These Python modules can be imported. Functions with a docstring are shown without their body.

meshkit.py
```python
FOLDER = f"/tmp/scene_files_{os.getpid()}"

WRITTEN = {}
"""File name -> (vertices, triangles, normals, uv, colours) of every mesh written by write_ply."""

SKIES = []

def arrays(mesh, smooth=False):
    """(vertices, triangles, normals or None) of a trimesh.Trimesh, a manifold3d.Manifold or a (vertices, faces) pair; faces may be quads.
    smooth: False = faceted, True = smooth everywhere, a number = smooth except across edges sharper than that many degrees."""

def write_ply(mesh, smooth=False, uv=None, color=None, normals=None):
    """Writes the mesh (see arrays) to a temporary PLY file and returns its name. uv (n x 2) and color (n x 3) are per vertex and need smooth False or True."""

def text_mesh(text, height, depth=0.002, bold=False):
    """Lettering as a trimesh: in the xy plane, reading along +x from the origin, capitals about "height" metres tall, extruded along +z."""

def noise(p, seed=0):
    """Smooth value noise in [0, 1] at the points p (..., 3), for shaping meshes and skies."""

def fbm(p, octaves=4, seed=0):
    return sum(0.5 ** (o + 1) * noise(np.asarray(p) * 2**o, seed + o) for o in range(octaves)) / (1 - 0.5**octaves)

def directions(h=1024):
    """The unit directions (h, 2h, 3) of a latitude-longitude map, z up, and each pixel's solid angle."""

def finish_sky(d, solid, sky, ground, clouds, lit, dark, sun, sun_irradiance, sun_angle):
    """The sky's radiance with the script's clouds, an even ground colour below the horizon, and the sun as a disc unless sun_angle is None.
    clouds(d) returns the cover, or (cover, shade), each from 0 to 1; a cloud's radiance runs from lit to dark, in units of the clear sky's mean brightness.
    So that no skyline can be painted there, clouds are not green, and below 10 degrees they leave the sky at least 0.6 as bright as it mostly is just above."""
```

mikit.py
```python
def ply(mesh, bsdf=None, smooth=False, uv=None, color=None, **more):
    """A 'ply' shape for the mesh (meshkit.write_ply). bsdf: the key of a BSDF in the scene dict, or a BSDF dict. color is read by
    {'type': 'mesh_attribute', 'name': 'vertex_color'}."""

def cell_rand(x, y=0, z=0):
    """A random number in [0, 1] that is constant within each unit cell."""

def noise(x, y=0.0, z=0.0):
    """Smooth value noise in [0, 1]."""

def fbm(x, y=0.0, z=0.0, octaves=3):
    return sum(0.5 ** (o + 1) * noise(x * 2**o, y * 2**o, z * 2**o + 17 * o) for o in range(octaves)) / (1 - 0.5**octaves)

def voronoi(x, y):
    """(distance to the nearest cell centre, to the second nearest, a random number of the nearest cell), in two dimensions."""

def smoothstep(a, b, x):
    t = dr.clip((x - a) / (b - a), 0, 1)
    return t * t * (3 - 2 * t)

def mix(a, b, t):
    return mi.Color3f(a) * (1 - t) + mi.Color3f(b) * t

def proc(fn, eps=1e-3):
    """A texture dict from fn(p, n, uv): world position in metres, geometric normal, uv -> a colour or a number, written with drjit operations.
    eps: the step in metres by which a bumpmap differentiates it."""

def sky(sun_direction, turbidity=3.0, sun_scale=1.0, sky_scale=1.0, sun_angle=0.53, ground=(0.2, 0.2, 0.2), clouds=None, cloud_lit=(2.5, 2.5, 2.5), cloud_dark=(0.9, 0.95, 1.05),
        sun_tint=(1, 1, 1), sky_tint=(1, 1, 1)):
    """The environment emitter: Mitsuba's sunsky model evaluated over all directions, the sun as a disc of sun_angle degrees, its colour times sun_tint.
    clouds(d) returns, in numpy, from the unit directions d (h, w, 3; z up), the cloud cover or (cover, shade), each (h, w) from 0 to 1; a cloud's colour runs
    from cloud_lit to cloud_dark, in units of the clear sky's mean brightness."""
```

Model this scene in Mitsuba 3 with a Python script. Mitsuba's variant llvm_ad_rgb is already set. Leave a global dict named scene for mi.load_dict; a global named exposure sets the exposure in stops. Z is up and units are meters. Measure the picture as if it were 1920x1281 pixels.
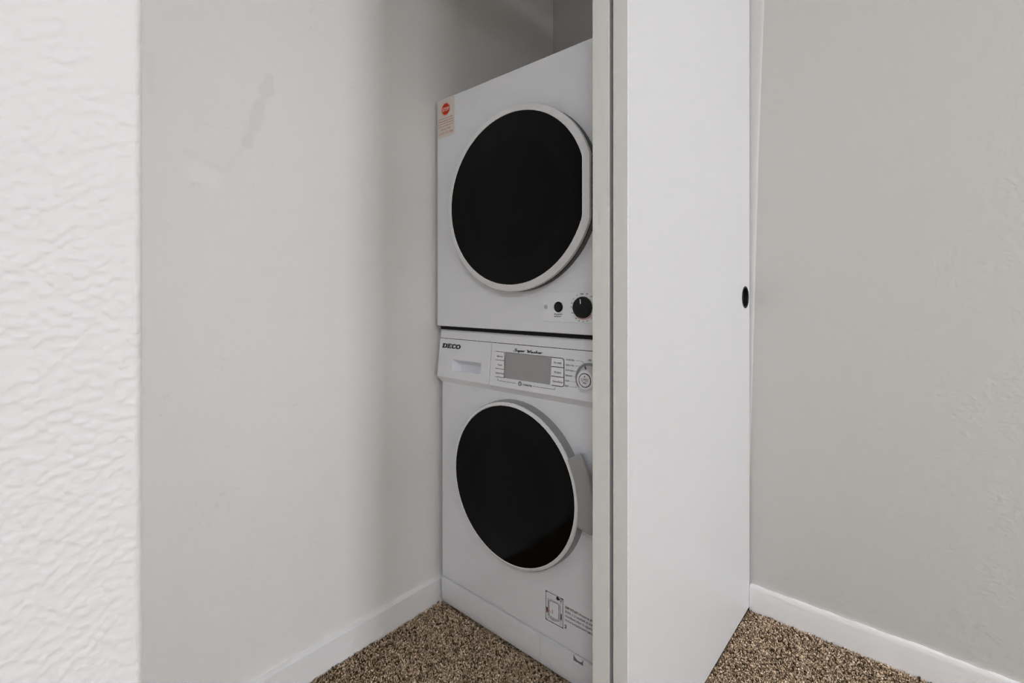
import math, random
import numpy as np, trimesh, manifold3d as m3
import drjit as dr
import mitsuba as mi
import mikit, meshkit
from mikit import proc, cell_rand, noise, fbm, smoothstep, mix
from shapely.geometry import Polygon, LineString, box as sbox, Point
from shapely import affinity
from shapely.ops import unary_union
T = mi.ScalarTransform4f

# ---------------------------------------------------------------- camera, light, exposure
EYE = 0.96                       # camera height
YAW = math.atan2(785, 893)       # the room's walls stand at this angle to the view
FOCAL = 895.0                    # pixels of a 1920 wide frame
exposure = -0.21
LIGHTS = {'unseen_window_1': 5.3, 'unseen_window_2': 17.0, 'unseen_window_3': 0.95, 'unseen_lamp': 32.0}   # out of view: far side windows, window behind the camera, ceiling panel
TINT = (0.972, 1.0, 1.062)
scene = {'type': 'scene'}
labels = {}
fwd = [-math.sin(YAW), math.cos(YAW), 0]
scene['camera'] = {'type': 'perspective', 'fov': math.degrees(2 * math.atan(960 / FOCAL)), 'fov_axis': 'x', 'near_clip': 0.01, 'far_clip': 50,
                   'principal_point_offset_y': (640.5 - 555) / 1281,
                   'to_world': T().look_at(origin=[0, 0, EYE], target=[fwd[0], fwd[1], EYE], up=[0, 0, 1])}

# room measures (metres): x to the right, y towards the washer, z up
XB, XF, YE = -1.173, -0.42, 1.591          # closet back wall, closet front plane, end wall
YN = 0.082                                  # left jamb of the closet opening
XR, YR, ZC = 3.0, -2.6, 2.44                # far sides of the room, ceiling
WZ0, WZ1 = 0.5, 2.1                         # sills and heads of the windows
WINS = {'unseen_window_1': (-0.58, 0.22), 'unseen_window_2': (0.85, 1.45)}   # along y, in the far side wall
RWIN = (0.5, 1.4)                           # along x, in the wall behind the camera

# ---------------------------------------------------------------- helpers
def tag(key, label=None, category=None, group=None, kind=None):
    d = {}
    if label: d['label'] = label
    if category: d['category'] = category
    if group: d['group'] = group
    if kind: d['kind'] = kind
    labels[key] = d

def numbered(key):
    if key not in scene: return key
    i = 1
    while f'{key}_{i:03d}' in scene: i += 1
    return f'{key}_{i:03d}'

def obj(name, mesh, bsdf, parent=None, smooth=False, label=None, **kw):
    key = numbered((parent + '__' if parent else '') + name)
    scene[key] = mikit.ply(mesh, bsdf, smooth=smooth, **kw)
    if label: tag(key, label)
    return key

def struct(name, mesh, bsdf, smooth=False, label=None):
    k = obj(name, mesh, bsdf, None, smooth)
    tag(k, label, kind='structure')
    return k

def tm(man):
    m = man.to_mesh()
    return trimesh.Trimesh(np.array(m.vert_properties)[:, :3], np.array(m.tri_verts), process=False)

def man(mesh):
    return m3.Manifold(m3.Mesh(np.asarray(mesh.vertices, np.float32), np.asarray(mesh.faces, np.uint32)))

def bx(x0, x1, y0, y1, z0, z1):
    return trimesh.creation.box(bounds=[[x0, y0, z0], [x1, y1, z1]])

def mbox(x0, x1, y0, y1, z0, z1):
    return m3.Manifold.cube([x1 - x0, y1 - y0, z1 - z0]).translate([x0, y0, z0])

def rbox(x0, x1, y0, y1, z0, z1, r, n=16):
    s = m3.Manifold.sphere(r, n)
    return m3.Manifold.batch_hull([s.translate([x, y, z]) for x in (x0 + r, x1 - r) for y in (y0 + r, y1 - r) for z in (z0 + r, z1 - r)])

def cbox(x0, x1, y0, y1, z0, z1, c):
    """box with chamfered edges"""
    p = []
    for x in (x0, x1):
        for y in (y0, y1):
            for z in (z0, z1):
                dx, dy, dz = (c if x == x0 else -c), (c if y == y0 else -c), (c if z == z0 else -c)
                p += [(x, y + dy, z + dz), (x + dx, y, z + dz), (x + dx, y + dy, z)]
    return tm(m3.Manifold.hull_points(np.array(p)))

def extrude(poly, d):
    parts = [trimesh.creation.extrude_polygon(g, d, engine='earcut') for g in getattr(poly, 'geoms', [poly]) if g.area > 1e-9]
    return trimesh.util.concatenate(parts)

def to_front(mesh, face):
    """a mesh drawn in (x, z) with its thickness along the third axis, laid on the front face y = face(z); it grows towards the viewer's side"""
    v = np.array(mesh.vertices)
    yf = face(v[:, 1]) if callable(face) else face
    return trimesh.Trimesh(np.stack([v[:, 0], yf - v[:, 2], v[:, 1]], 1), np.array(mesh.faces), process=False)

def text(s, x0, x1, z, h, face, d=0.0004, bold=False, slope=0.0, center=False):
    """lettering from x0 to x1, its foot at z, capitals h tall"""
    t = meshkit.text_mesh(s, 0.01, d, bold)
    v = np.array(t.vertices)
    v[:, 1] *= h / 0.01
    v[:, 0] -= v[:, 0].min()
    v[:, 0] *= (x1 - x0) / v[:, 0].max()
    v[:, 0] += v[:, 1] * slope
    v[:, 0] += x0
    v[:, 1] += z
    return to_front(trimesh.Trimesh(v, t.faces, process=False), face)

def strokes(paths, w, d, face):
    poly = unary_union([LineString(p).buffer(w / 2, cap_style=1, join_style=1, quad_segs=4) for p in paths])
    return to_front(extrude(poly, d), face)

def flat(poly, d, face):
    return to_front(extrude(poly, d), face)

def loft(profile, cx, cz, n=128, flat_at=None, cap0=False, cap1=False, sx=1.0):
    """rings (radius, y[, distance of the flat]) about the axis (cx, cz) that points along y, lofted one to the next; viewed from -y"""
    th = np.linspace(0, 2 * np.pi, n, endpoint=False)
    V, F = [], []
    for ring in profile:
        r, y = ring[:2]
        rr = np.full(n, float(r))
        if len(ring) > 2 and ring[2] is not None:
            c = np.cos(th)
            far = np.where(c > 0.05, ring[2] / np.maximum(c, 0.05), 99.)
            p = 320.0
            rr = (rr ** -p + far ** -p) ** (-1 / p) if r > 0.01 else rr
        V.append(np.stack([cx + sx * rr * np.cos(th), np.full(n, float(y)), cz + rr * np.sin(th)], 1))
    for k in range(len(profile) - 1):
        a, b = k * n + np.arange(n), k * n + (np.arange(n) + 1) % n
        F += [np.stack([a, a + n, b + n], 1), np.stack([a, b + n, b], 1)]
    V = np.vstack(V)
    for cap, k, flip in ((cap0, 0, 0), (cap1, len(profile) - 1, 1)):
        if cap:
            c = len(V)
            V = np.vstack([V, [[cx, profile[k][1], cz]]])
            a, b = k * n + np.arange(n), k * n + (np.arange(n) + 1) % n
            F.append(np.stack([a, b, np.full(n, c)], 1) if not flip else np.stack([b, a, np.full(n, c)], 1))
    m = trimesh.Trimesh(V, np.vstack(F), process=False)
    return m

# ---------------------------------------------------------------- materials
def mat(name, d):
    scene[name] = d
    return name

def rgb(*c): return {'type': 'rgb', 'value': list(c)}

def paint(name, col, rough=0.5, spec=0.3, bump=None, scale=0.0, eps=1e-3):
    b = {'type': 'principled', 'base_color': col if isinstance(col, dict) else rgb(*col), 'roughness': rough, 'specular': spec}
    if bump is not None:
        b = {'type': 'bumpmap', 'arbitrary': proc(bump, eps), 'scale': scale, 'bsdf': b}
    return mat(name, {'type': 'twosided', 'bsdf': b})

def peel(f):
    def fn(p, n, uv):
        q = p * f
        a = fbm(q.x, q.y, q.z, 2)
        return smoothstep(0.35, 0.75, a) + 0.5 * noise(q.x * 0.23 + 5, q.y * 0.23, q.z * 0.23)
    return fn

def seg(p, a, b):
    """distance, in the (y, z) plane, from p to the segment a-b"""
    ay, az = a; by, bz = b
    t = dr.clip(((p.y - ay) * (by - ay) + (p.z - az) * (bz - az)) / ((by - ay) ** 2 + (bz - az) ** 2), 0, 1)
    return dr.sqrt(dr.square(p.y - ay - t * (by - ay)) + dr.square(p.z - az - t * (bz - az)))

def back_colour(p, n, uv):
    base = mi.Color3f(0.80, 0.795, 0.775)
    g = noise(p.y * 45, p.z * 45) * 0.6 + 0.4 * noise(p.y * 140, p.z * 30)
    d = seg(p, (0.470, 1.475), (0.445, 1.385))
    d = dr.minimum(d, seg(p, (0.445, 1.385), (0.418, 1.310)))
    smear = (1 - smoothstep(0.006, 0.018, d + 0.026 * (g - 0.5))) * 0.06
    d2 = dr.minimum(seg(p, (0.418, 1.310), (0.375, 1.235)), seg(p, (0.30, 1.262), (0.375, 1.235)))
    smear += (1 - smoothstep(0.0, 0.012, d2)) * 0.05 * g
    d3 = seg(p, (0.315, 1.327), (0.40, 1.335))
    smear += (1 - smoothstep(0.0, 0.0022, d3)) * 0.05 * g
    d4 = seg(p, (0.236, 1.44), (0.242, 1.37))
    smear += (1 - smoothstep(0.0, 0.016, d4)) * 0.05 * g
    pale = (1 - smoothstep(0.0, 0.035, seg(p, (0.315, 1.222), (0.345, 1.215)))) * 0.045
    spot = smoothstep(0.86, 0.92, noise(p.y * 19 + 3, p.z * 19)) * smoothstep(0.7, 0.9, noise(p.y * 160, p.z * 160)) * 0.045
    return base * (1 - smear - spot + pale + 0.02 * (noise(p.y * 6, p.z * 3) - 0.5))

def back_bump(p, n, uv):
    return fbm(p.x * 90, p.y * 120, p.z * 70, 2) + 0.6 * smoothstep(0.8, 0.9, noise(p.y * 40, p.z * 40 + 9))

paint('mat_back_wall', proc(back_colour), 0.62, 0.2, back_bump, 0.0007, 2e-3)
paint('mat_near_wall', (0.575, 0.575, 0.573), 0.6, 0.2, peel(260), 0.00058, 1e-3)
paint('mat_end_wall', (0.57, 0.57, 0.548), 0.6, 0.2, peel(190), 0.00036, 1.5e-3)
paint('mat_room_wall', (0.72, 0.715, 0.69), 0.7, 0.2)
paint('mat_ceiling', (0.85, 0.85, 0.84), 0.8, 0.1)
paint('mat_baseboard', (0.83, 0.83, 0.83), 0.45, 0.3, lambda p, n, uv: fbm(p.x * 60, p.y * 60, p.z * 160, 2), 0.0008, 2e-3)
paint('mat_trim', (0.63, 0.63, 0.62), 0.45, 0.3)
paint('mat_door', (0.535, 0.535, 0.54), 0.42, 0.35, lambda p, n, uv: fbm(p.y * 160, p.z * 160, p.x * 160, 2), 0.00012, 1e-3)
paint('mat_door_edge', (0.78, 0.78, 0.755), 0.5, 0.3, lambda p, n, uv: fbm(p.x * 250, p.z * 60, p.y * 100, 3) + 0.8 * smoothstep(0.86, 0.93, noise(p.x * 90, p.z * 40)), 0.0006, 1e-3)
paint('mat_enamel', (0.845, 0.86, 0.90), 0.13, 0.4)
paint('mat_plastic_white', (0.845, 0.858, 0.893), 0.35, 0.4)
paint('mat_plastic_overlay', (0.872, 0.885, 0.915), 0.4, 0.4)
paint('mat_silver', (0.80, 0.80, 0.805), 0.34, 0.5)
paint('mat_silver_mid', (0.52, 0.52, 0.525), 0.4, 0.4)
paint('mat_handle', (0.36, 0.36, 0.36), 0.45, 0.3)
paint('mat_silver_dark', (0.25, 0.25, 0.255), 0.4, 0.5)
paint('mat_grey_rubber', (0.10, 0.10, 0.10), 0.6, 0.2)
paint('mat_matt_black', (0.012, 0.012, 0.012), 0.6, 0.1)
paint('mat_black_glass', (0.0022, 0.0022, 0.0022), 0.08, 0.10)
paint('mat_black_bowl', (0.0013, 0.0013, 0.0013), 0.08, 0.09)
paint('mat_black_plastic', (0.008, 0.008, 0.008), 0.4, 0.25)
paint('mat_black_print', (0.022, 0.022, 0.024), 0.6, 0.1)
paint('mat_grey_print', (0.20, 0.20, 0.205), 0.6, 0.1)
paint('mat_navy_print', (0.035, 0.033, 0.045), 0.5, 0.2)
paint('mat_red_print', (0.62, 0.045, 0.015), 0.6, 0.1)
paint('mat_faded_red', (0.55, 0.27, 0.22), 0.6, 0.1)
paint('mat_maroon_print', (0.10, 0.022, 0.02), 0.6, 0.1)
paint('mat_sticker', (0.76, 0.70, 0.645), 0.5, 0.2)
paint('mat_display', (0.36, 0.36, 0.365), 0.3, 0.4)
paint('mat_lamp_grey', (0.50, 0.50, 0.50), 0.4, 0.3)
def floor_colour(p, n, uv):
    a = cell_rand(dr.floor(p.x * 210 + noise(p.x * 90, p.y * 90)), dr.floor(p.y * 210 + noise(p.y * 90, p.x * 90)))
    return mix((0.05, 0.035, 0.022), (0.55, 0.43, 0.31), a)
paint('mat_floor', proc(floor_colour), 0.9, 0.05)
mat('mat_carpet', {'type': 'twosided', 'bsdf': {'type': 'diffuse', 'reflectance': {'type': 'mesh_attribute', 'name': 'vertex_color'}}})
mat('mat_pane_back', {'type': 'diffuse', 'reflectance': rgb(0.7, 0.7, 0.7)})

# ---------------------------------------------------------------- the room
struct('floor', bx(XB - .1, XR + .1, YR - .1, YE + .1, -0.12, -0.005), 'mat_floor')
struct('ceiling', bx(XB - .1, XR + .1, YR - .1, YE + .1, ZC, ZC + .1), 'mat_ceiling')
k = struct('wall_back', bx(XB - .12, XB, YN - .55, YE, -0.005, ZC), 'mat_back_wall', label='white closet wall with faint scuff marks beside the washer and dryer')
struct('wall_right', bx(XB - .12, XR + .1, YE, YE + .12, -0.005, ZC), 'mat_end_wall', label='grey-white wall to the right of the sliding doors')
# wall with the closet opening: a pier with a rounded corner on the left, and a header over the doors
pier = Polygon([(XF - 0.11, YN), (XF - 0.11, YR), (XF, YR), (XF, YN)]).buffer(-0.006).buffer(0.006, quad_segs=6)
pm = extrude(pier, ZC + 0.005)
pm.apply_translation([0, 0, -0.005])
struct('wall_left', pm, 'mat_near_wall', 30, label='bright white textured wall at the left edge of the closet opening')
struct('wall_header', bx(XF - 0.11, XF, YN - .02, YE, 2.06, ZC), 'mat_near_wall')
struct('wall_closet_end', bx(XB - .12, XF - 0.10, YN - .67, YN - .55, -0.005, ZC), 'mat_back_wall')
struct('wall_rear', tm(mbox(XF - .12, XR + .1, YR - .12, YR, -0.005, ZC) - mbox(RWIN[0], RWIN[1], YR - 1, YR + 1, WZ0, WZ1)), 'mat_room_wall')
w = mbox(XR, XR + .12, YR, YE, -0.005, ZC)
for a, b in WINS.values(): w = w - mbox(XR - 1, XR + 1, a, b, WZ0, WZ1)
struct('wall_far', tm(w), 'mat_room_wall')
# unseen windows: frame, glazing bar and glowing panes; an unseen ceiling light panel
def pane(parent, corners, inward, light, name='pane'):
    m = trimesh.Trimesh(np.array(corners, float), [[0, 1, 2], [0, 2, 3]], process=False)
    if m.face_normals[0] @ inward < 0: m.invert()
    kk = obj(name, m, 'mat_pane_back', parent)
    scene[kk]['emitter'] = {'type': 'area', 'radiance': rgb(*[light * t for t in TINT])}
for nm, (a, b) in WINS.items():
    fr = mbox(XR - .03, XR + .08, a - .06, b + .06, WZ0 - .06, WZ1 + .06) - mbox(XR - 1, XR + 1, a, b, WZ0, WZ1)
    fr = fr + mbox(XR - .01, XR + .06, a - .01, b + .01, 1.28, 1.32)
    struct(nm, tm(fr), 'mat_baseboard')  # out of view, placed to light the doors and the closet back wall
    for z0, z1 in ((WZ0, 1.28), (1.32, WZ1)):
        pane(nm, [(XR + .02, a, z0), (XR + .02, b, z0), (XR + .02, b, z1), (XR + .02, a, z1)], np.array([-1, 0, 0]), LIGHTS[nm])
a, b = RWIN
fr = mbox(a - .06, b + .06, YR - .08, YR + .03, WZ0 - .06, WZ1 + .06) - mbox(a, b, YR - 1, YR + 1, WZ0, WZ1)
fr = fr + mbox(a - .01, b + .01, YR - .06, YR + .01, 1.28, 1.32)
struct('unseen_window_3', tm(fr), 'mat_baseboard')  # unseen, placed to light the end wall, door edges and machine fronts
for z0, z1 in ((WZ0, 1.28), (1.32, WZ1)):
    pane('unseen_window_3', [(a, YR - .02, z0), (b, YR - .02, z0), (b, YR - .02, z1), (a, YR - .02, z1)], np.array([0, 1, 0]), LIGHTS['unseen_window_3'])
lz = ZC - .02
obj('unseen_lamp_frame', tm(mbox(.87, 1.53, -1.83, -1.17, lz - .005, ZC + .002) - mbox(.9, 1.5, -1.8, -1.2, 0, ZC - .004)), 'mat_baseboard', 'ceiling')
pane('ceiling', [(.9, -1.8, lz), (1.5, -1.8, lz), (1.5, -1.2, lz), (.9, -1.2, lz)], np.array([0, 0, -1]), LIGHTS['unseen_lamp'], 'unseen_lamp_panel')  # unseen panel, placed to light the machine fronts

# baseboards, with the uneven painted edge of old trim
def baseboard(length, h, t, seed, prof):
    n = max(2, int(length / 0.012))
    prof = np.array(prof)
    s = np.linspace(0, length, n + 1)
    V = []
    for i, a in enumerate(s):
        w1 = meshkit.fbm(np.array([[a * 14, seed, 0.0]]), 3)[0] - 0.5
        w2 = meshkit.fbm(np.array([[a * 30, seed, 7.0]]), 2)[0] - 0.5
        q = prof.copy()
        q[2:4, 1] += w1 * 0.004
        q[4, 1] += w2 * 0.006
        q[1:3, 0] += w1 * 0.0012
        V.append(np.column_stack([np.full(5, a), q]))
    V = np.vstack(V)
    F = []
    for i in range(n):
        for j in range(5):
            a, b = i * 5 + j, i * 5 + (j + 1) % 5
            F += [[a, b, b + 5], [a, b + 5, a + 5]]
    e = n * 5
    F += [[0, 2, 1], [0, 3, 2], [0, 4, 3], [e, e + 1, e + 2], [e, e + 2, e + 3], [e, e + 3, e + 4]]
    m = trimesh.Trimesh(V, F, process=False)
    trimesh.repair.fix_normals(m)
    return m
b = baseboard(YE - (YN - .55), 0.074, 0.0115, 3, [(0, -0.005), (.0115, -0.005), (.0105, .0700), (.0080, .0730), (0, .0765)])
v = b.vertices.copy()
b.vertices = np.column_stack([XB + v[:, 1], YN - .55 + v[:, 0], v[:, 2]]); b.fix_normals()
struct('baseboard_left', b, 'mat_baseboard', 25, label='white baseboard along the closet wall left of the washer')
b = baseboard(XR - XF - 0.0008, 0.0745, 0.014, 11, [(0, -0.005), (.014, -0.005), (.013, .0625), (.008, .0730), (0, .0745)])
v = b.vertices.copy()
b.vertices = np.column_stack([XF + 0.0008 + v[:, 0], YE - v[:, 1], v[:, 2]]); b.fix_normals()
struct('baseboard_right', b, 'mat_baseboard', 25, label='white baseboard along the grey wall right of the sliding doors')
# jamb strip on the end wall behind the doors; it leans a little
zt = np.array([0.02, 0.64, 1.10, 1.40, 1.88, 2.06])
xt = np.array([-0.4325, -0.4155, -0.404, -0.3965, -0.380, -0.3745])
sec = [(None, 0.0), (None, 0.0022), (-0.012, 0.0022), (-0.004, 0.0018), (0.0, 0.0004), (0.0, 0.0)]     # from its hidden edge to the leaning one, eased
V = np.array([[(XF - 0.10 if o is None else x + o), YE - t, z] for z, x in zip(zt, xt) for o, t in sec])
F = []
for i in range(len(zt) - 1):
    for j_ in range(6):
        a, b = i * 6 + j_, i * 6 + (j_ + 1) % 6
        F += [[a, b, b + 6], [a, b + 6, a + 6]]
e = (len(zt) - 1) * 6
F += [[0, q + 1, q] for q in range(1, 5)] + [[e, e + q, e + q + 1] for q in range(1, 5)]
tr = trimesh.Trimesh(V, F, process=False); tr.fix_normals()
struct('trim_1', tr, 'mat_trim', 40, label='narrow leaning white jamb strip between the sliding door and the grey wall')

# ---------------------------------------------------------------- the two sliding doors, pushed to the right
def finger_pull(parent, xf, y, z, r=0.033):
    n = 40
    m = loft([(r, 0.0006), (r, -0.0012), (r - 0.0035, -0.0016), (r - 0.005, 0.0), (r - 0.006, 0.011)], 0, 0, n, cap1=True)
    v = np.array(m.vertices)
    # the loft looks along -y; turn it to look along +x
    m.vertices = np.column_stack([xf - v[:, 1], y + v[:, 0], z + v[:, 2]])
    m.fix_normals()
    return obj('finger_pull', m, 'mat_black_plastic', parent, 30, 'round black recessed finger pull')
DY0, DY1 = 0.8024, 1.5835
d = man(cbox(XF - 0.031, XF, DY0, DY1, 0.006, 2.03, 0.0012)) - m3.Manifold.cylinder(0.05, 0.0325, circular_segments=40).rotate([0, 90, 0]).translate([XF - 0.0125, 1.538, 0.956])
struct('door_1', tm(d), 'mat_door', label='white sliding closet door with a round black finger pull')
finger_pull('door_1', XF, 1.538, 0.956)
struct('door_2', cbox(-0.4952, -0.4588, DY0 - .001, DY1 - .002, 0.006, 2.03, 0.0012), 'mat_door', label='second sliding door pushed behind the front one, only its edge showing')
# painted edge bands on the ends of the doors
obj('edge_band', cbox(XF - 0.0309, XF - 0.0002, DY0 - 0.0012, DY0 + 0.0004, 0.0065, 2.0295, 0.0005), 'mat_door_edge', 'door_1', label='greyer painted door edge')
obj('edge_band', cbox(-0.4951, -0.4589, DY0 - 0.0022, DY0 - 0.0006, 0.0065, 2.0295, 0.0005), 'mat_door_edge', 'door_2', label='greyer painted door edge')

# ---------------------------------------------------------------- carpet
def carpet():
    rng = np.random.default_rng(5)
    pts = []
    for (x0, x1, y0, y1, s) in ((XB + 0.012, XF + 0.0, 0.0, 0.985, 0.0034), (XF + 0.0, 0.60, 0.45, YE - 0.015, 0.0034)):
        gx, gy = np.meshgrid(np.arange(x0, x1, s), np.arange(y0, y1, s))
        gx = gx + (np.arange(gx.shape[0]) % 2)[:, None] * s / 2
        p = np.column_stack([gx.ravel(), gy.ravel()])
        p += rng.uniform(-.45, .45, p.shape) * s
        pts.append(p)
    P = np.vstack(pts)
    P = P[(P[:, 0] > XB + 0.0125) & (P[:, 1] < YE - 0.0155) & ((P[:, 0] > XF) | (P[:, 1] < 0.9725))]
    bv = np.array([[1, 0, 0], [-1, 0, 0], [0, 1, 0], [0, -1, 0], [0, 0, 1], [0, 0, -1]], float)
    bf = np.array([[0, 2, 4], [2, 1, 4], [1, 3, 4], [3, 0, 4], [2, 0, 5], [1, 2, 5], [3, 1, 5], [0, 3, 5]])
    n = len(P)
    L = rng.uniform(0.0024, 0.0050, n); W = rng.uniform(0.0012, 0.0019, n); Hh = rng.uniform(0.0028, 0.005, n)
    yaw = rng.uniform(0, np.pi, n); tilt = rng.uniform(-.6, .6, n)
    v = bv[None] * np.stack([L, W, Hh], 1)[:, None]
    ct, st = np.cos(tilt)[:, None], np.sin(tilt)[:, None]
    x, z = v[..., 0] * ct - v[..., 2] * st, v[..., 0] * st + v[..., 2] * ct
    cy, sy = np.cos(yaw)[:, None], np.sin(yaw)[:, None]
    X, Y = x * cy - v[..., 1] * sy, x * sy + v[..., 1] * cy
    zc = rng.uniform(-0.0070, 0.0005, n) + 0.004 * (meshkit.noise(np.column_stack([P * 45, np.zeros(n)])) - .5)
    V = np.stack([X + P[:, :1], Y + P[:, 1:], z + zc[:, None]], -1).reshape(-1, 3)
    F = (bf[None] + (np.arange(n) * 6)[:, None, None]).reshape(-1, 3)
    pal = np.array([(0.66, 0.51, 0.375), (0.48, 0.355, 0.24), (0.22, 0.158, 0.102), (0.07, 0.047, 0.028), (0.84, 0.70, 0.55), (0.50, 0.40, 0.25)])
    c = pal[rng.choice(6, n, p=[.28, .22, .18, .12, .12, .08])] * rng.uniform(.85, 1.15, (n, 1))
    C = np.repeat(c, 6, 0)
    return trimesh.Trimesh(V, F, process=False), C
cm, cc = carpet()
obj('carpet', cm, 'mat_carpet', smooth=True, color=cc)
tag('carpet', 'brown and beige flecked tufted carpet covering the closet and room floor', 'carpet', kind='stuff')

# ---------------------------------------------------------------- washing machine
WM = 'washing_machine'
tag(WM, 'white front-loading washing machine standing on the carpet under the dryer', 'washing machine')
WX0, WX1, WYF = -1.150, -0.550, 0.975
XD = -0.927                     # joint between the drawer and the control panel
body = rbox(WX0, WX1, WYF, YE - 0.03, 0.086, 0.850, 0.006) - mbox(WX0 + .03, XD - .01, .9, 1.0, .72, .79)
obj('cabinet', tm(body), 'mat_enamel', WM, 30)
# plinth that curves back at its foot
prof = Polygon([(WYF, 0.0835), (WYF, 0.05), (WYF + .001, 0.03), (WYF + .003, 0.015), (WYF + .0075, 0.004), (WYF + .05, 0.004), (WYF + .05, 0.0835)])
def along_x(poly, x0, x1):
    m = extrude(poly, x1 - x0)              # poly in (y, z), extruded along x
    v = np.array(m.vertices)
    m.vertices = np.column_stack([v[:, 2] + x0, v[:, 0], v[:, 1]])
    m.fix_normals()
    return m
XS = -0.761
kp = obj('kick_panel', along_x(prof, WX0 + .001, XS - .0004), 'mat_plastic_white', WM, 25)
fl = man(along_x(prof, XS + .0004, WX1 - .001)) - mbox(-0.656, -0.630, WYF - .01, WYF + .010, 0.0725, 0.09)
ff = obj('filter_flap', tm(fl), 'mat_plastic_white', WM, 25)
obj('flap_notch', flat(Polygon([(-0.6565, 0.0835), (-0.6565, 0.071), (-0.6295, 0.071), (-0.6295, 0.083), (-0.632, 0.0775), (-0.638, 0.0745), (-0.646, 0.0755), (-0.652, 0.079)]), 0.001, WYF - .0002), 'mat_grey_print', ff)
obj('flap_catch', flat(Polygon([(-0.655, 0.083), (-0.631, 0.083), (-0.633, 0.0775), (-0.638, 0.0748), (-0.646, 0.0758), (-0.652, 0.079)]), 0.006, WYF + .006), 'mat_plastic_white', ff)
for fx in (WX0 + .05, WX1 - .05):
    for fy in (WYF + .08, YE - .08):
        obj('foot', tm(m3.Manifold.cylinder(0.095, 0.022, circular_segments=24).translate([fx, fy, -0.005])), 'mat_matt_black', WM)
# control panel: its face leans out towards the foot
def face(z): return 0.957 + (np.asarray(z, float) - 0.713) * (0.013 / 0.1165)
def px(x, z): return x * float(face(z)) / 0.963, 0.96 + (z - 0.96) * float(face(z)) / 0.963     # measured on a plane at 0.963, moved on to the leaning face
def band(y0, z0, y1, z1): return Polygon([(y0, z0), (y1, z1), (1.03, z1), (1.03, z0)])
ptop, pbot = 0.8285, 0.713
pp = Polygon([(float(face(ptop)), ptop), (float(face(pbot + .002)), pbot + .002), (0.9575, pbot - .001), (0.9755, 0.6935), (1.01, 0.6935), (1.01, ptop)])

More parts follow.
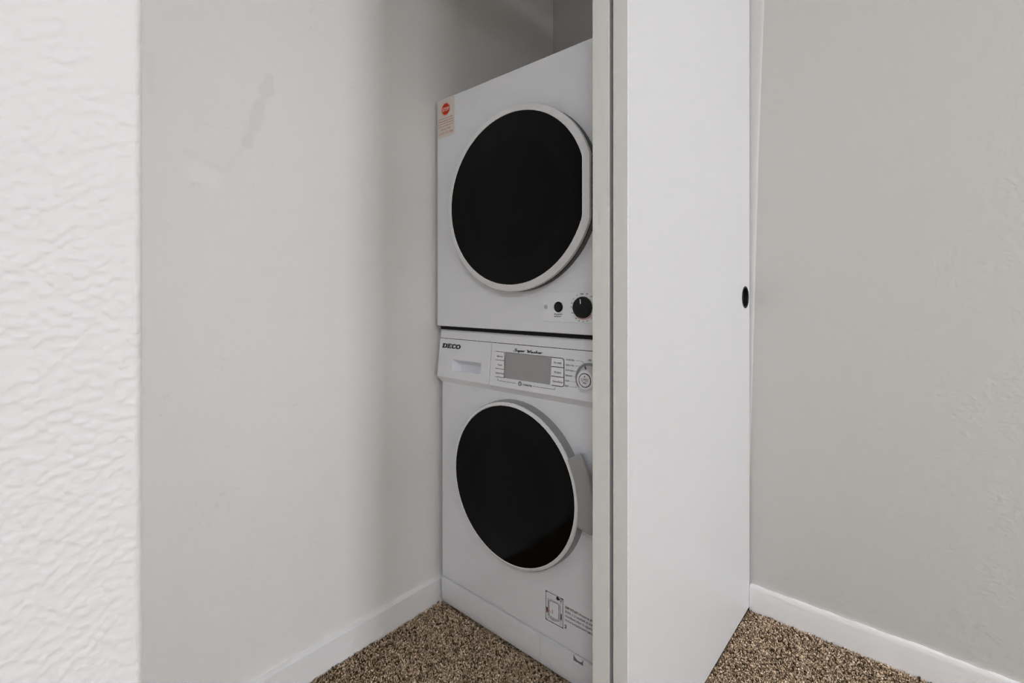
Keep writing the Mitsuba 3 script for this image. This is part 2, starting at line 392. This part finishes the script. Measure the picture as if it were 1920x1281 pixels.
obj('top_trim', tm(man(along_x(Polygon([(.9732, .8570), (.9706, .8303), (1.02, .8303), (1.02, .8570)]), WX0 + .0005, WX1 - .0005))), 'mat_plastic_white', WM, 25)
dw = man(along_x(pp, WX0, XD - .0006))
# scooped pull in the drawer front
(ax, az), (bx_, bz) = px(-1.0885, 0.7685), px(-0.9667, 0.7345)
sc = Polygon([(ax, az), (bx_, az), (bx_, bz + .010), (bx_ - .003, bz + .003), (bx_ - .010, bz), (ax + .006, bz), (ax, bz + .006)])
cut = extrude(sc, 0.026); v = np.array(cut.vertices); cut.vertices = np.column_stack([v[:, 0], 0.942 + v[:, 2], v[:, 1]]); cut.fix_normals()
pocket = man(cut) + m3.Manifold.hull_points(np.array([(x, y, z) for x, y, z in [(ax + .001, .9675, az - .0005), (bx_, .9675, az - .0005), (ax + .001, .9675, bz - .003), (bx_, .9675, bz - .003), (ax + .012, .990, az - .001), (bx_, .990, az - .001), (ax + .012, .990, bz - .012), (bx_, .990, bz - .012)]]))
dr_ = obj('detergent_drawer', tm(dw - pocket), 'mat_plastic_white', WM, 25)
cp = obj('control_panel', along_x(pp, XD + .0006, WX1), 'mat_plastic_white', WM, 25)
obj('seam', bx(WX0 + .001, WX1 - .001, 0.9713, 1.02, 0.8284, 0.8304), 'mat_grey_rubber', WM)
obj('drawer_gap', along_x(Polygon([(float(face(ptop)) + .0006, ptop), (float(face(pbot)) + .0006, pbot), (0.9760, 0.6940), (0.99, 0.6940), (0.99, ptop)]), XD - .0007, XD + .0007), 'mat_grey_rubber', WM)

# wordmark: heavy slanted slab capitals
def deco():
    def slab(x, y, w=.34, h=.13): return sbox(x - w / 2, y, x + w / 2, y + h)
    D = Polygon([(0, 0), (.55, 0), (.85, .2), (.9, .5), (.85, .8), (.55, 1), (0, 1)]).buffer(-.04).buffer(.04)
    D = D.difference(Polygon([(.32, .2), (.5, .2), (.58, .35), (.6, .5), (.58, .65), (.5, .8), (.32, .8)])).union(slab(.05, .87, .3)).union(slab(.05, 0, .3))
    E = unary_union([sbox(.05, 0, .32, 1), sbox(-.06, .8, .72, 1), sbox(-.06, 0, .74, .2), sbox(.2, .41, .58, .6), sbox(.6, .7, .72, .9), sbox(.62, .1, .74, .3)])
    C = Polygon([(.1, .25), (.3, 0), (.65, 0), (.78, .1), (.78, .32), (.6, .32), (.55, .2), (.42, .2), (.34, .35), (.34, .68), (.42, .82), (.55, .8), (.58, .66), (.8, .66), (.8, 1), (.3, 1), (.1, .78)])
    O = Point(0.45, .5).buffer(.5, quad_segs=8)
    O = affinity.scale(O, .92, 1.0).difference(affinity.scale(Point(.45, .5).buffer(.26, quad_segs=8), .72, 1.1))
    out, x = [], 0
    for g, a in ((D, .94), (E, .69), (C, .82), (O, .95)):
        out.append(affinity.translate(g, x, 0)); x += a
    g = unary_union(out)
    return affinity.affine_transform(g, [1, .16, 0, 1, 0, 0])
def fit(poly, x0, x1, z0, z1):
    a, b, c, e = poly.bounds
    sx, sz = (x1 - x0) / (c - a), (z1 - z0) / (e - b)
    return affinity.affine_transform(poly, [sx, 0, 0, sz, x0 - a * sx, z0 - b * sz])
(x0, z1), (x1, z0) = px(-1.1325, 0.8150), px(-1.0495, 0.8010)
obj('wordmark', flat(fit(deco(), x0, x1, z0, z1), 0.0006, face), 'mat_navy_print', dr_, label='dark DECO lettering')

# 'Super Washer' in joined script strokes
def script():
    S = [(.62, .85), (.50, .98), (.28, .98), (.18, .78), (.36, .58), (.46, .35), (.30, .06), (.02, .06), (-.08, .22), (.02, .3)]
    u = [(.66, .52), (.60, .12), (.76, .04), (.94, .50), (.90, .10), (1.02, .06)]
    p = [(1.12, .50), (.98, -.34)]; p2 = [(1.1, .40), (1.26, .54), (1.40, .38), (1.30, .08), (1.12, .08)]
    e = [(1.50, .28), (1.72, .36), (1.70, .52), (1.56, .50), (1.48, .22), (1.60, .04), (1.80, .12)]
    r = [(1.80, .12), (1.95, .54), (1.90, .05)]; r1 = [(1.93, .30), (2.03, .50), (2.16, .50), (2.19, .40)]
    W = [(2.62, .86), (2.80, 1.0), (2.84, .82), (2.76, .04), (3.06, .72), (3.06, .04), (3.44, .98), (3.56, .90)]
    a = [(3.74, .46), (3.56, .50), (3.44, .28), (3.50, .06), (3.64, .10), (3.76, .48), (3.72, .10), (3.86, .06)]
    s = [(4.20, .50), (4.04, .52), (4.02, .36), (4.18, .22), (4.10, .04), (3.92, .10)]
    h = [(4.54, 1.0), (4.32, .02)]; h2 = [(4.38, .34), (4.56, .52), (4.66, .44), (4.60, .10), (4.72, .06)]
    e2 = [(x + 3.36, z) for x, z in e]; e2[0] = (4.80, .26)
    r2 = [(x + 3.34, z) for x, z in r]; r3 = [(x + 3.34, z) for x, z in r1]
    P = [S, u, p, p2, e, r, r1, W, a, s, h, h2, e2, r2, r3]
    return unary_union([LineString(q).buffer(.075, cap_style=1, join_style=1, quad_segs=3) for q in P])
(x0, z1), (x1, z0) = px(-0.8415, 0.8195), px(-0.7440, 0.8085)
obj('script_lettering', flat(fit(script(), x0, x1, z0, z1), 0.0005, face), 'mat_black_print', cp, label='black script lettering Super Washer')

# display; the shade of its recess is put on as dark strips
(x0, z1), (x1, z0) = px(-0.8672, 0.8065), px(-0.7192, 0.7368)
dp = obj('display', flat(sbox(x0, z0, x1, z1), 0.0008, face), 'mat_display', cp, label='blank grey display window')
obj('display_painted_shade', flat(sbox(x0 - .0022, z0, x0, z1).union(sbox(x0 - .0022, z1, x1, z1 + .0012)), 0.0010, face), 'mat_grey_print', dp)
# key outlines left and right of the display
def frame_lines(paths, w=0.0011, d=0.0004):
    return strokes([[px(*q) for q in p] for p in paths], w, d, face)
def key_text(s, x0, x1, z, h, d=0.0004):
    (a, zz), (b, _) = px(x0, z), px(x1, z)
    return text(s, a, b, zz, h, face, d, bold=True)
lx0, lx1 = -0.907, -0.8735
zs = [0.8068, 0.7834, 0.7596, 0.7368]
for i, s in enumerate(('Memory', 'Time', 'Delay Start')):
    z1, z0 = zs[i], zs[i + 1]
    kb = obj('key', flat(sbox(px(lx0, z1)[0], px(0, z0)[1] + .0010, px(lx1, z1)[0], px(0, z1)[1] - .0010), 0.0006, face), 'mat_plastic_overlay', cp)
    obj('outline', frame_lines([[(lx0, z1), (lx1, z1), (lx1, z0)]] + ([[(lx0, z0), (lx1, z0)]] if i == 2 else []), 0.0012, 0.0010), 'mat_grey_print', kb)
    wid = (.021, .018, .030)[i]
    obj('lettering', key_text(s, -0.8905 - wid / 2, -0.8905 + wid / 2, z0 + .0085, 0.0042, 0.0010), 'mat_grey_print', kb)
rx0, rx1 = -0.7140, -0.6765
zs = [0.8066, 0.7836, 0.7597, 0.7366]
for i, s in enumerate(('Pre-wash', 'No Spin', 'Extra Rinse')):
    z1, z0 = zs[i], zs[i + 1]
    kb = obj('key', flat(sbox(px(rx0, z1)[0], px(0, z0)[1] + .0010, px(rx1, z1)[0], px(0, z1)[1] - .0010), 0.0006, face), 'mat_plastic_overlay', cp)
    if i == 0: L = [[(rx0, z1), (rx1 - .006, z1), (rx1 - .0018, z1 - .002), (rx1, z1 - .006), (rx1, z0)]]
    elif i == 1: L = [[(rx0, z1), (rx1, z1), (rx1, z0)]]
    else: L = [[(rx0, z1), (rx1, z1), (rx1, z0 + .006), (rx1 - .0018, z0 + .002), (rx1 - .006, z0), (rx0, z0)]]
    obj('outline', frame_lines(L, 0.0013, 0.0010), 'mat_black_print', kb)
    wid = (.023, .021, .031)[i]
    obj('lettering', key_text(s, -0.6955 - wid / 2, -0.6955 + wid / 2, z0 + .0085, 0.0044, 0.0010), 'mat_grey_print', kb)
# bracket line with a small badge and word under the display
for L in ([(-0.899, 0.7330), (-0.899, 0.7267), (-0.832, 0.7267)], [(-0.774, 0.7264), (-0.705, 0.7264), (-0.704, 0.7320)]):
    obj('bracket_line', frame_lines([L], 0.0011), 'mat_grey_print', cp)
bx0, bz0 = px(-0.8190, 0.7268)
badge = Point(bx0, bz0).buffer(.0058, quad_segs=8).difference(Point(bx0, bz0).buffer(.0045, quad_segs=8)).union(sbox(bx0 - .0035, bz0 + .0035, bx0 + .0035, bz0 + .0062)).union(sbox(bx0 - .003, bz0 - .002, bx0 + .003, bz0 - .0008)).union(sbox(bx0 - .003, bz0 - .0001, bx0 - .0012, bz0 + .0013)).union(sbox(bx0 + .0012, bz0 - .0001, bx0 + .003, bz0 + .0013))
obj('badge', flat(badge, 0.0004, face), 'mat_black_print', cp)
obj('lettering', key_text('CONLAN', -0.8085, -0.7785, 0.7240, 0.0046), 'mat_black_print', cp)
# programme list and lead lines beside the dial
names = ('Drain/Spin', 'Quick rinse', 'Self clean', 'Delicates', 'Quick', 'Wool')
wids = (.0245, .0235, .0225, .0205, .0125, .0115)
for i, s in enumerate(names):
    z = 0.8045 - i * 0.0129
    xs = -0.6705 - i * 0.0009
    obj('lettering', key_text(s, xs, xs + wids[i], z - .0015, 0.0038), 'mat_grey_print', cp)
    xe = (-0.6250, -0.6305, -0.6395, -0.6435, -0.6430, -0.6400)[i]
    xb = xs + wids[i] + .002
    L = [(xb, z), (xe, z)] + ([(-0.6180, 0.7985)] if i == 0 else [])
    obj('lead_line', frame_lines([L], 0.0007), 'mat_grey_print', cp)
obj('lettering', key_text('OFF', -0.6070, -0.5985, 0.8065, 0.0038), 'mat_black_print', cp)
# dial: ring, dished well with ticks, raised cap with the start button
DXC, DZC = -0.6035, 0.7635
yf = float(face(DZC))
dial = obj('dial', loft([(0.0385, yf + .001), (0.0385, yf - .002), (0.0345, yf - .0025), (0.0325, yf - .0012), (0.029, yf - .0008)], DXC, DZC, 64, cap1=True), 'mat_silver_dark', WM, 35)
obj('well', loft([(0.0322, yf - .0009), (0.0322, yf - .0013), (0.026, yf - .0012)], DXC, DZC, 64, cap1=True), 'mat_silver_mid', dial, 35)
for a in range(8):
    t = math.radians(a * 45 + 112)
    p0, p1 = (DXC + .0235 * math.cos(t), DZC + .0235 * math.sin(t)), (DXC + .0315 * math.cos(t), DZC + .0315 * math.sin(t))
    obj('tick', to_front(extrude(LineString([p0, p1]).buffer(.0014, cap_style=2), .0006), yf - .0012), 'mat_black_print', dial)
cap = obj('cap', loft([(0.0245, yf - .0005), (0.0235, yf - .020), (0.0222, yf - .0225), (0.0165, yf - .0228)], DXC + .0015, DZC + .0010, 64, cap1=True), 'mat_plastic_white', dial, 35)
yb = yf - .0228
obj('button_ring', loft([(0.0166, yb + .0005), (0.0166, yb - .0005), (0.0148, yb - .0005), (0.0148, yb + .0005)], DXC + .0015, DZC + .0010, 48), 'mat_black_print', cap, 35)
sb = obj('start_button', loft([(0.0148, yb + .0005), (0.0148, yb - .0008), (0.014, yb - .0012)], DXC + .0015, DZC + .0010, 48, cap1=True), 'mat_plastic_white', dial, 35)
ybf = yb - .0012
obj('start_lettering', text('START', DXC - .0088, DXC + .0118, DZC + .0012, 0.0042, ybf, bold=False), 'mat_maroon_print', dial, label='dark red START lettering')
obj('start_line', flat(sbox(DXC - .0090, DZC - .0010, DXC + .0120, DZC - .0004), .0004, ybf), 'mat_maroon_print', dial)
obj('start_mark', flat(Polygon([(DXC - .0008, DZC + .0085), (DXC + .0038, DZC + .0085), (DXC + .0015, DZC + .0120)]), .0004, ybf), 'mat_black_print', dial)
obj('pause_mark', flat(Polygon([(DXC - .0035, DZC - .0035), (DXC + .0008, DZC - .0035), (DXC - .0012, DZC - .0070)]).union(sbox(DXC + .0018, DZC - .0068, DXC + .0032, DZC - .0036)).union(sbox(DXC + .0042, DZC - .0068, DXC + .0056, DZC - .0036)), .0004, ybf), 'mat_maroon_print', dial)

# washer door: glass, silver ring with a deep side, handle
WCX, WCZ, WR = -0.8425, 0.4588, 0.208
wd = WM + '__door'
obj('door', loft([(WR - .001, 0.9462), (WR + .001, 0.9443), (WR + .0065, 0.9465), (WR + .0085, 0.9495), (WR + .0085, 0.9520)], WCX, WCZ, 160), 'mat_silver', WM, 28, 'silver door ring')
obj('ring_side', loft([(WR + .0075, 0.9500), (WR + .0100, 0.9520), (WR + .0125, 0.9750), (WR + .010, 0.9765)], WCX, WCZ, 160), 'mat_silver_dark', wd, 28, 'darker grey side of the door')
obj('glass', loft([(WR - .0008, 0.9468), (WR - .0008, 0.9452), (WR - .002, 0.9446), (WR * .8, 0.9446), (WR * .72, 0.9446)], WCX, WCZ, 128), 'mat_black_glass', wd, 30, 'black glass of the washer door')
obj('bowl', loft([(WR * .725, 0.9448), (WR * .72, 0.94445), (WR * .4, 0.94445), (0.03, 0.94445)], WCX, WCZ, 96, cap1=True), 'mat_black_bowl', wd, 30, 'darker bowl behind the glass')
def arc_bar(r0, r1, a0, a1, y0, y1, c):
    """a bar bent round the door: a rounded rectangle in (radius, y) carried along the arc, its ends rounded off"""
    sec = np.array(sbox(r0 + c, y0 + c, r1 - c, y1 - c).buffer(c, quad_segs=4).exterior.coords)[:-1]
    mid = np.array([(r0 + r1) / 2, (y0 + y1) / 2])
    stops = [(a0, .84), (a0 + .25, .93), (a0 + .9, 1.)] + [(a, 1.) for a in np.linspace(a0 + 2, a1 - 2, 36)] + [(a1 - .9, 1.), (a1 - .25, .93), (a1, .84)]
    k, V, F = len(sec), [], []
    for a, q in stops:
        p = mid + (sec - mid) * [q, q]
        t = math.radians(a)
        V.append(np.column_stack([WCX + p[:, 0] * math.cos(t), p[:, 1], WCZ + p[:, 0] * math.sin(t)]))
    for i in range(len(stops) - 1):
        for j in range(k):
            a, b = i * k + j, i * k + (j + 1) % k
            F += [[a, b, b + k], [a, b + k, a + k]]
    e = (len(stops) - 1) * k
    F += [[0, j + 1, j] for j in range(1, k - 1)] + [[e, e + j, e + j + 1] for j in range(1, k - 1)]
    m = trimesh.Trimesh(np.vstack(V), F, process=False)
    m.fix_normals()
    return m
hd = obj('handle', arc_bar(WR + .0132, WR + .0560, -10.5, 30.5, 0.938, 0.951, 0.0042), 'mat_handle', wd, 40, 'grey curved door handle')
obj('handle_mount', arc_bar(WR + .004, WR + .030, -7, 27, 0.952, 0.968, 0.002), 'mat_silver_dark', hd, 40)

# printed transport-bolt diagram and notice, lower right
yl = WYF
pr = unary_union([LineString(c).buffer(.00055, cap_style=2, join_style=2) for c in (
    [(-0.7412, .2058), (-0.6886, .2058)], [(-0.7412, .1332), (-0.6886, .1332)], [(-0.7412, .2058), (-0.7412, .1332)], [(-0.6886, .2058), (-0.6886, .1332)],
    [(-0.7270, .1405), (-0.7100, .1405)])] + [LineString([(-0.735, .190), (-0.735, .137)]).buffer(.0003), LineString([(-0.6955, .198), (-0.6955, .137)]).buffer(.0003)])
dots = unary_union([sbox(x - .0017, z - .0017, x + .0017, z + .0017) for x in (-0.7405, -0.6893) for z in (.2050, .1340)])
def rrect(x0, x1, z0, z1, r, w):
    o = sbox(x0, z0, x1, z1).buffer(-r).buffer(r, quad_segs=5)
    return o.difference(o.buffer(-w))
pr = pr.union(rrect(-0.7335, -0.6985, .1430, .1895, .007, .0008)).union(rrect(-0.7310, -0.7010, .1460, .1865, .005, .0007))
dg = obj('bolt_diagram', flat(pr.union(dots), .0004, yl), 'mat_black_print', WM, label='printed diagram of the machine back')
obj('diagram_plug', flat(unary_union([Point(-0.7045, .2005).buffer(.0045, quad_segs=5), sbox(-0.7005, .1985, -0.6975, .2025)]), .0004, yl), 'mat_black_print', dg)
obj('diagram_bolt', flat(sbox(-0.7395, .1530, -0.7355, .1650), .0006, yl), 'mat_maroon_print', dg)
obj('diagram_bolt', flat(sbox(-0.6955, .1515, -0.6918, .1660), .0006, yl), 'mat_maroon_print', dg)
obj('diagram_pointer', flat(sbox(-0.7355, .1585, -0.7240, .1593), .0005, yl), 'mat_red_print', dg)
obj('diagram_number', text('1', -0.7225, -0.7185, .1570, .0085, yl, bold=True), 'mat_black_print', dg)
obj('diagram_number', text('2', -0.6965, -0.6915, .1970, .0070, yl, bold=True), 'mat_black_print', dg)
obj('diagram_number', text('2', -0.6832, -0.6772, .1370, .0085, yl, bold=True), 'mat_black_print', dg)
obj('notice_heading', text('IMPORTANT!', -0.6815, -0.6425, .1868, .0056, yl, bold=True), 'mat_maroon_print', WM, label='dark red IMPORTANT! heading')
for i, (s, xa, xb) in enumerate((('Remove shipping', -0.6395, -0.5820), ('Bolts 1,2 located at the back of', -0.6815, -0.5740), ('machine prior to operating. See', -0.6815, -0.5740), ('in the installation instructions', -0.6815, -0.5800))):
    obj('notice_line', text(s, xa, xb, .1868 - i * .0104, .0054, yl), 'mat_black_print', WM)

# ---------------------------------------------------------------- tumble dryer
TD = 'tumble_dryer'
tag(TD, 'white tumble dryer with a black round door stacked on the washing machine', 'dryer')
TX0, TX1, TYF, TZ0, TZ1 = -1.1545, -0.557, 0.960, 0.8672, 1.5640
obj('cabinet', tm(rbox(TX0, TX1, TYF, YE - 0.035, TZ0, TZ1, 0.004)), 'mat_enamel', TD, 30)
obj('base', bx(TX0 + .012, TX1 - .012, TYF + .006, YE - .06, .8574, TZ0 + .003), 'mat_matt_black', TD)  # black block added to darken the gap under the dryer
for fx in (TX0 + .06, TX1 - .06):
    for fy in (TYF + .09, YE - .10):
        obj('foot', tm(m3.Manifold.cylinder(0.0125, 0.02, circular_segments=24).translate([fx, fy, 0.8562])), 'mat_matt_black', TD)
TCX, TCZ, TR = -0.8195, 1.2120, 0.2235
FL = 0.2125
SXD = 1.03                      # the door is a little wider than tall
td = TD + '__door'
obj('door', loft([(TR - .001, 0.9272, FL - .001), (TR, 0.9258, FL), (TR + .0158, 0.9315, FL + .0150), (TR + .0165, 0.9323, FL + .0157)], TCX, TCZ, 256, sx=SXD), 'mat_silver', TD, 28, 'silver door frame with one flat side')
obj('frame_side', loft([(TR + .0163, 0.9320, FL + .0155), (TR + .0172, 0.9335, FL + .0164), (TR + .0172, 0.9400, FL + .0164), (TR + .004, 0.9400, FL + .004)], TCX, TCZ, 256, sx=SXD), 'mat_silver_mid', td, 28)
obj('door_gap_black', loft([(TR + .004, 0.9395, FL + .004), (TR + .004, 0.9500, FL + .004), (TR - .01, .951, FL - .01)], TCX, TCZ, 192, sx=SXD), 'mat_matt_black', td, 28)  # gap behind the door frame, its shade put on as black
obj('door_seat', loft([(TR - .02, 0.9475), (TR + .0150, 0.9475), (TR + .0168, 0.9490), (TR + .0172, 0.9600)], TCX, TCZ, 192, sx=SXD), 'mat_grey_rubber', td, 28, 'dark grey ring behind the door')
obj('glass', loft([(TR - .0006, 0.9285, FL - .0006), (TR - .0006, 0.9270, FL - .0006), (TR - .002, 0.9262, FL - .002), (TR * .8, 0.9258, FL * .84), (TR * .70, 0.9257)], TCX, TCZ, 256, sx=SXD), 'mat_black_glass', td, 30, 'black glass of the dryer door')
obj('bowl', loft([(TR * .705, 0.9259), (TR * .70, 0.92555), (TR * .4, 0.9254), (0.03, 0.9254)], TCX, TCZ, 96, cap1=True, sx=SXD), 'mat_black_bowl', td, 30, 'darker bowl behind the glass')
# control strip
yk = TYF
def sx(x, z, y=None): return x * TYF / 0.965, 0.96 + (z - 0.96) * TYF / 0.965
(x0, z1), (x1, z0) = sx(-0.7430, 0.9693), sx(-0.5700, 0.8958)
stp = obj('control_strip', flat(sbox(x0, z0, x1, z1).buffer(-.002).buffer(.002, quad_segs=4), 0.0007, yk), 'mat_plastic_overlay', TD)
obj('strip_edge', flat(sbox(x0, z0 - .0006, x1, z0).union(sbox(x0, z1, x1, z1 + .0004)), 0.0004, yk), 'mat_lamp_grey', stp)
ys = yk - .0007
bx1, bz1 = sx(-0.6943, 0.9326)
obj('push_button', loft([(0.0130, ys + .0004), (0.0130, ys - .0012), (0.0118, ys - .0022), (0.0105, ys - .0010), (0.0095, ys - .0030), (0.004, ys - .0036)], bx1, bz1, 40, cap1=True), 'mat_black_plastic', TD, 30, 'small round black push button')
lx, lz = sx(-0.7342, 0.9323)
obj('indicator_lamp', loft([(0.0056, ys + .0003), (0.0056, ys - .0004), (.004, ys - .0008)], lx, lz, 28, cap1=True), 'mat_lamp_grey', TD, 30, 'small round grey indicator')
kx, kz = -0.6190, 0.9326
kn = obj('timer_knob', loft([(0.0258, ys - .0002), (0.0258, ys - .0030), (0.0248, ys - .0038), (0.0245, ys - .0085), (0.0235, ys - .0100), (0.010, ys - .0104)], kx, kz, 64, cap1=True), 'mat_black_plastic', TD, 30, 'round black timer knob')
obj('knob_ring', loft([(0.0275, ys + .0002), (0.0275, ys - .0010), (0.0258, ys - .0010)], kx, kz, 56), 'mat_silver', kn, 30, 'silver ring around the knob')
obj('pointer', flat(affinity.rotate(sbox(kx - .0011, kz + .0085, kx + .0011, kz + .0195), 6, origin=(kx, kz)), .0006, ys - .0100), 'mat_plastic_white', kn, label='white pointer line')
obj('hot_zone', flat(unary_union([LineString([(kx + .0282 * math.cos(t), kz + .0282 * math.sin(t)) for t in np.radians(np.linspace(215, 325, 24))]).buffer(.0006)]), .0003, ys), 'mat_red_print', stp)
for a, s in ((96, 'TIMER'), (122, '0'), (144, '10'), (162, '20'), (180, '30'), (204, '40'), (232, '50'), (250, '60'), (270, '70'), (290, '80'), (312, '90'), (72, '120'), (50, '110')):
    r = .0335 if s != 'TIMER' else .0320
    cx_, cz_ = kx + r * math.cos(math.radians(a)), kz + r * math.sin(math.radians(a))
    wd_ = .0022 * len(s)
    if cx_ > -0.565: continue
    obj('lettering', text(s, cx_ - wd_ / 2, cx_ + wd_ / 2, cz_ - .0014, .0028, ys, .0003, bold=True), 'mat_black_print', stp)
for i, s in enumerate(('SENSOR DRY', 'TIME DRY')):
    x, z = sx(-0.7065, 0.9130 - i * .0054)
    obj('lettering', text(s, x + .0042, x + (.0245, .0205)[i], z, .0028, ys, .0003, bold=True), 'mat_black_print', stp)
    obj('bullet', flat(sbox(x, z, x + .0030, z + .0028 + (0.0010 if i == 0 else 0)), .0003, ys), 'mat_black_print', stp)
# notice sticker on the upper left corner
(x0, z1), (x1, z0) = sx(-1.1575, 1.5640), sx(-1.0785, 1.4480)
z1 = 1.5605
st = obj('warning_sticker', flat(sbox(x0 + .0015, z0, x1, z1), 0.0004, yk), 'mat_sticker', TD, label='cream paper sticker with a red stop sign')
yt = yk - .0004
sxc, szc = sx(-1.1185, 1.5322)
octo = Polygon([(sxc + .0205 * math.cos(t), szc + .0205 * math.sin(t)) for t in np.radians(np.arange(8) * 45 + 22.5)])
obj('stop_sign', flat(octo.difference(octo.buffer(-.0009)).union(octo.buffer(-.0022)), .0003, yt), 'mat_red_print', st, label='red octagonal STOP sign')
obj('stop_lettering', text('STOP', sxc - .0150, sxc + .0150, szc - .0055, .0110, yt - .0003, .0003, bold=True), 'mat_sticker', st)
rng = random.Random(4)
for i in range(4):
    xa, zz = sx(-1.1545, 1.5055 - i * .0077)
    xe, _ = sx(-1.0825, 1.5)
    while xa < xe - .004:
        wl = min(rng.uniform(.005, .013), xe - xa)
        obj('small_print', flat(sbox(xa, zz - .0011, xa + wl, zz + .0011), .0002, yt), 'mat_faded_red', st)
        xa += wl + .0022
xa, zz = sx(-1.1400, 1.4700)
obj('lettering', text('Phone / Text', xa, xa + .043, zz, .0050, yt, .0002, bold=True), 'mat_faded_red', st)
xa, zz = sx(-1.1490, 1.4572)
obj('lettering', text('1-800-776-2538', xa, xa + .063, zz, .0068, yt, .0002, bold=True), 'mat_faded_red', st)
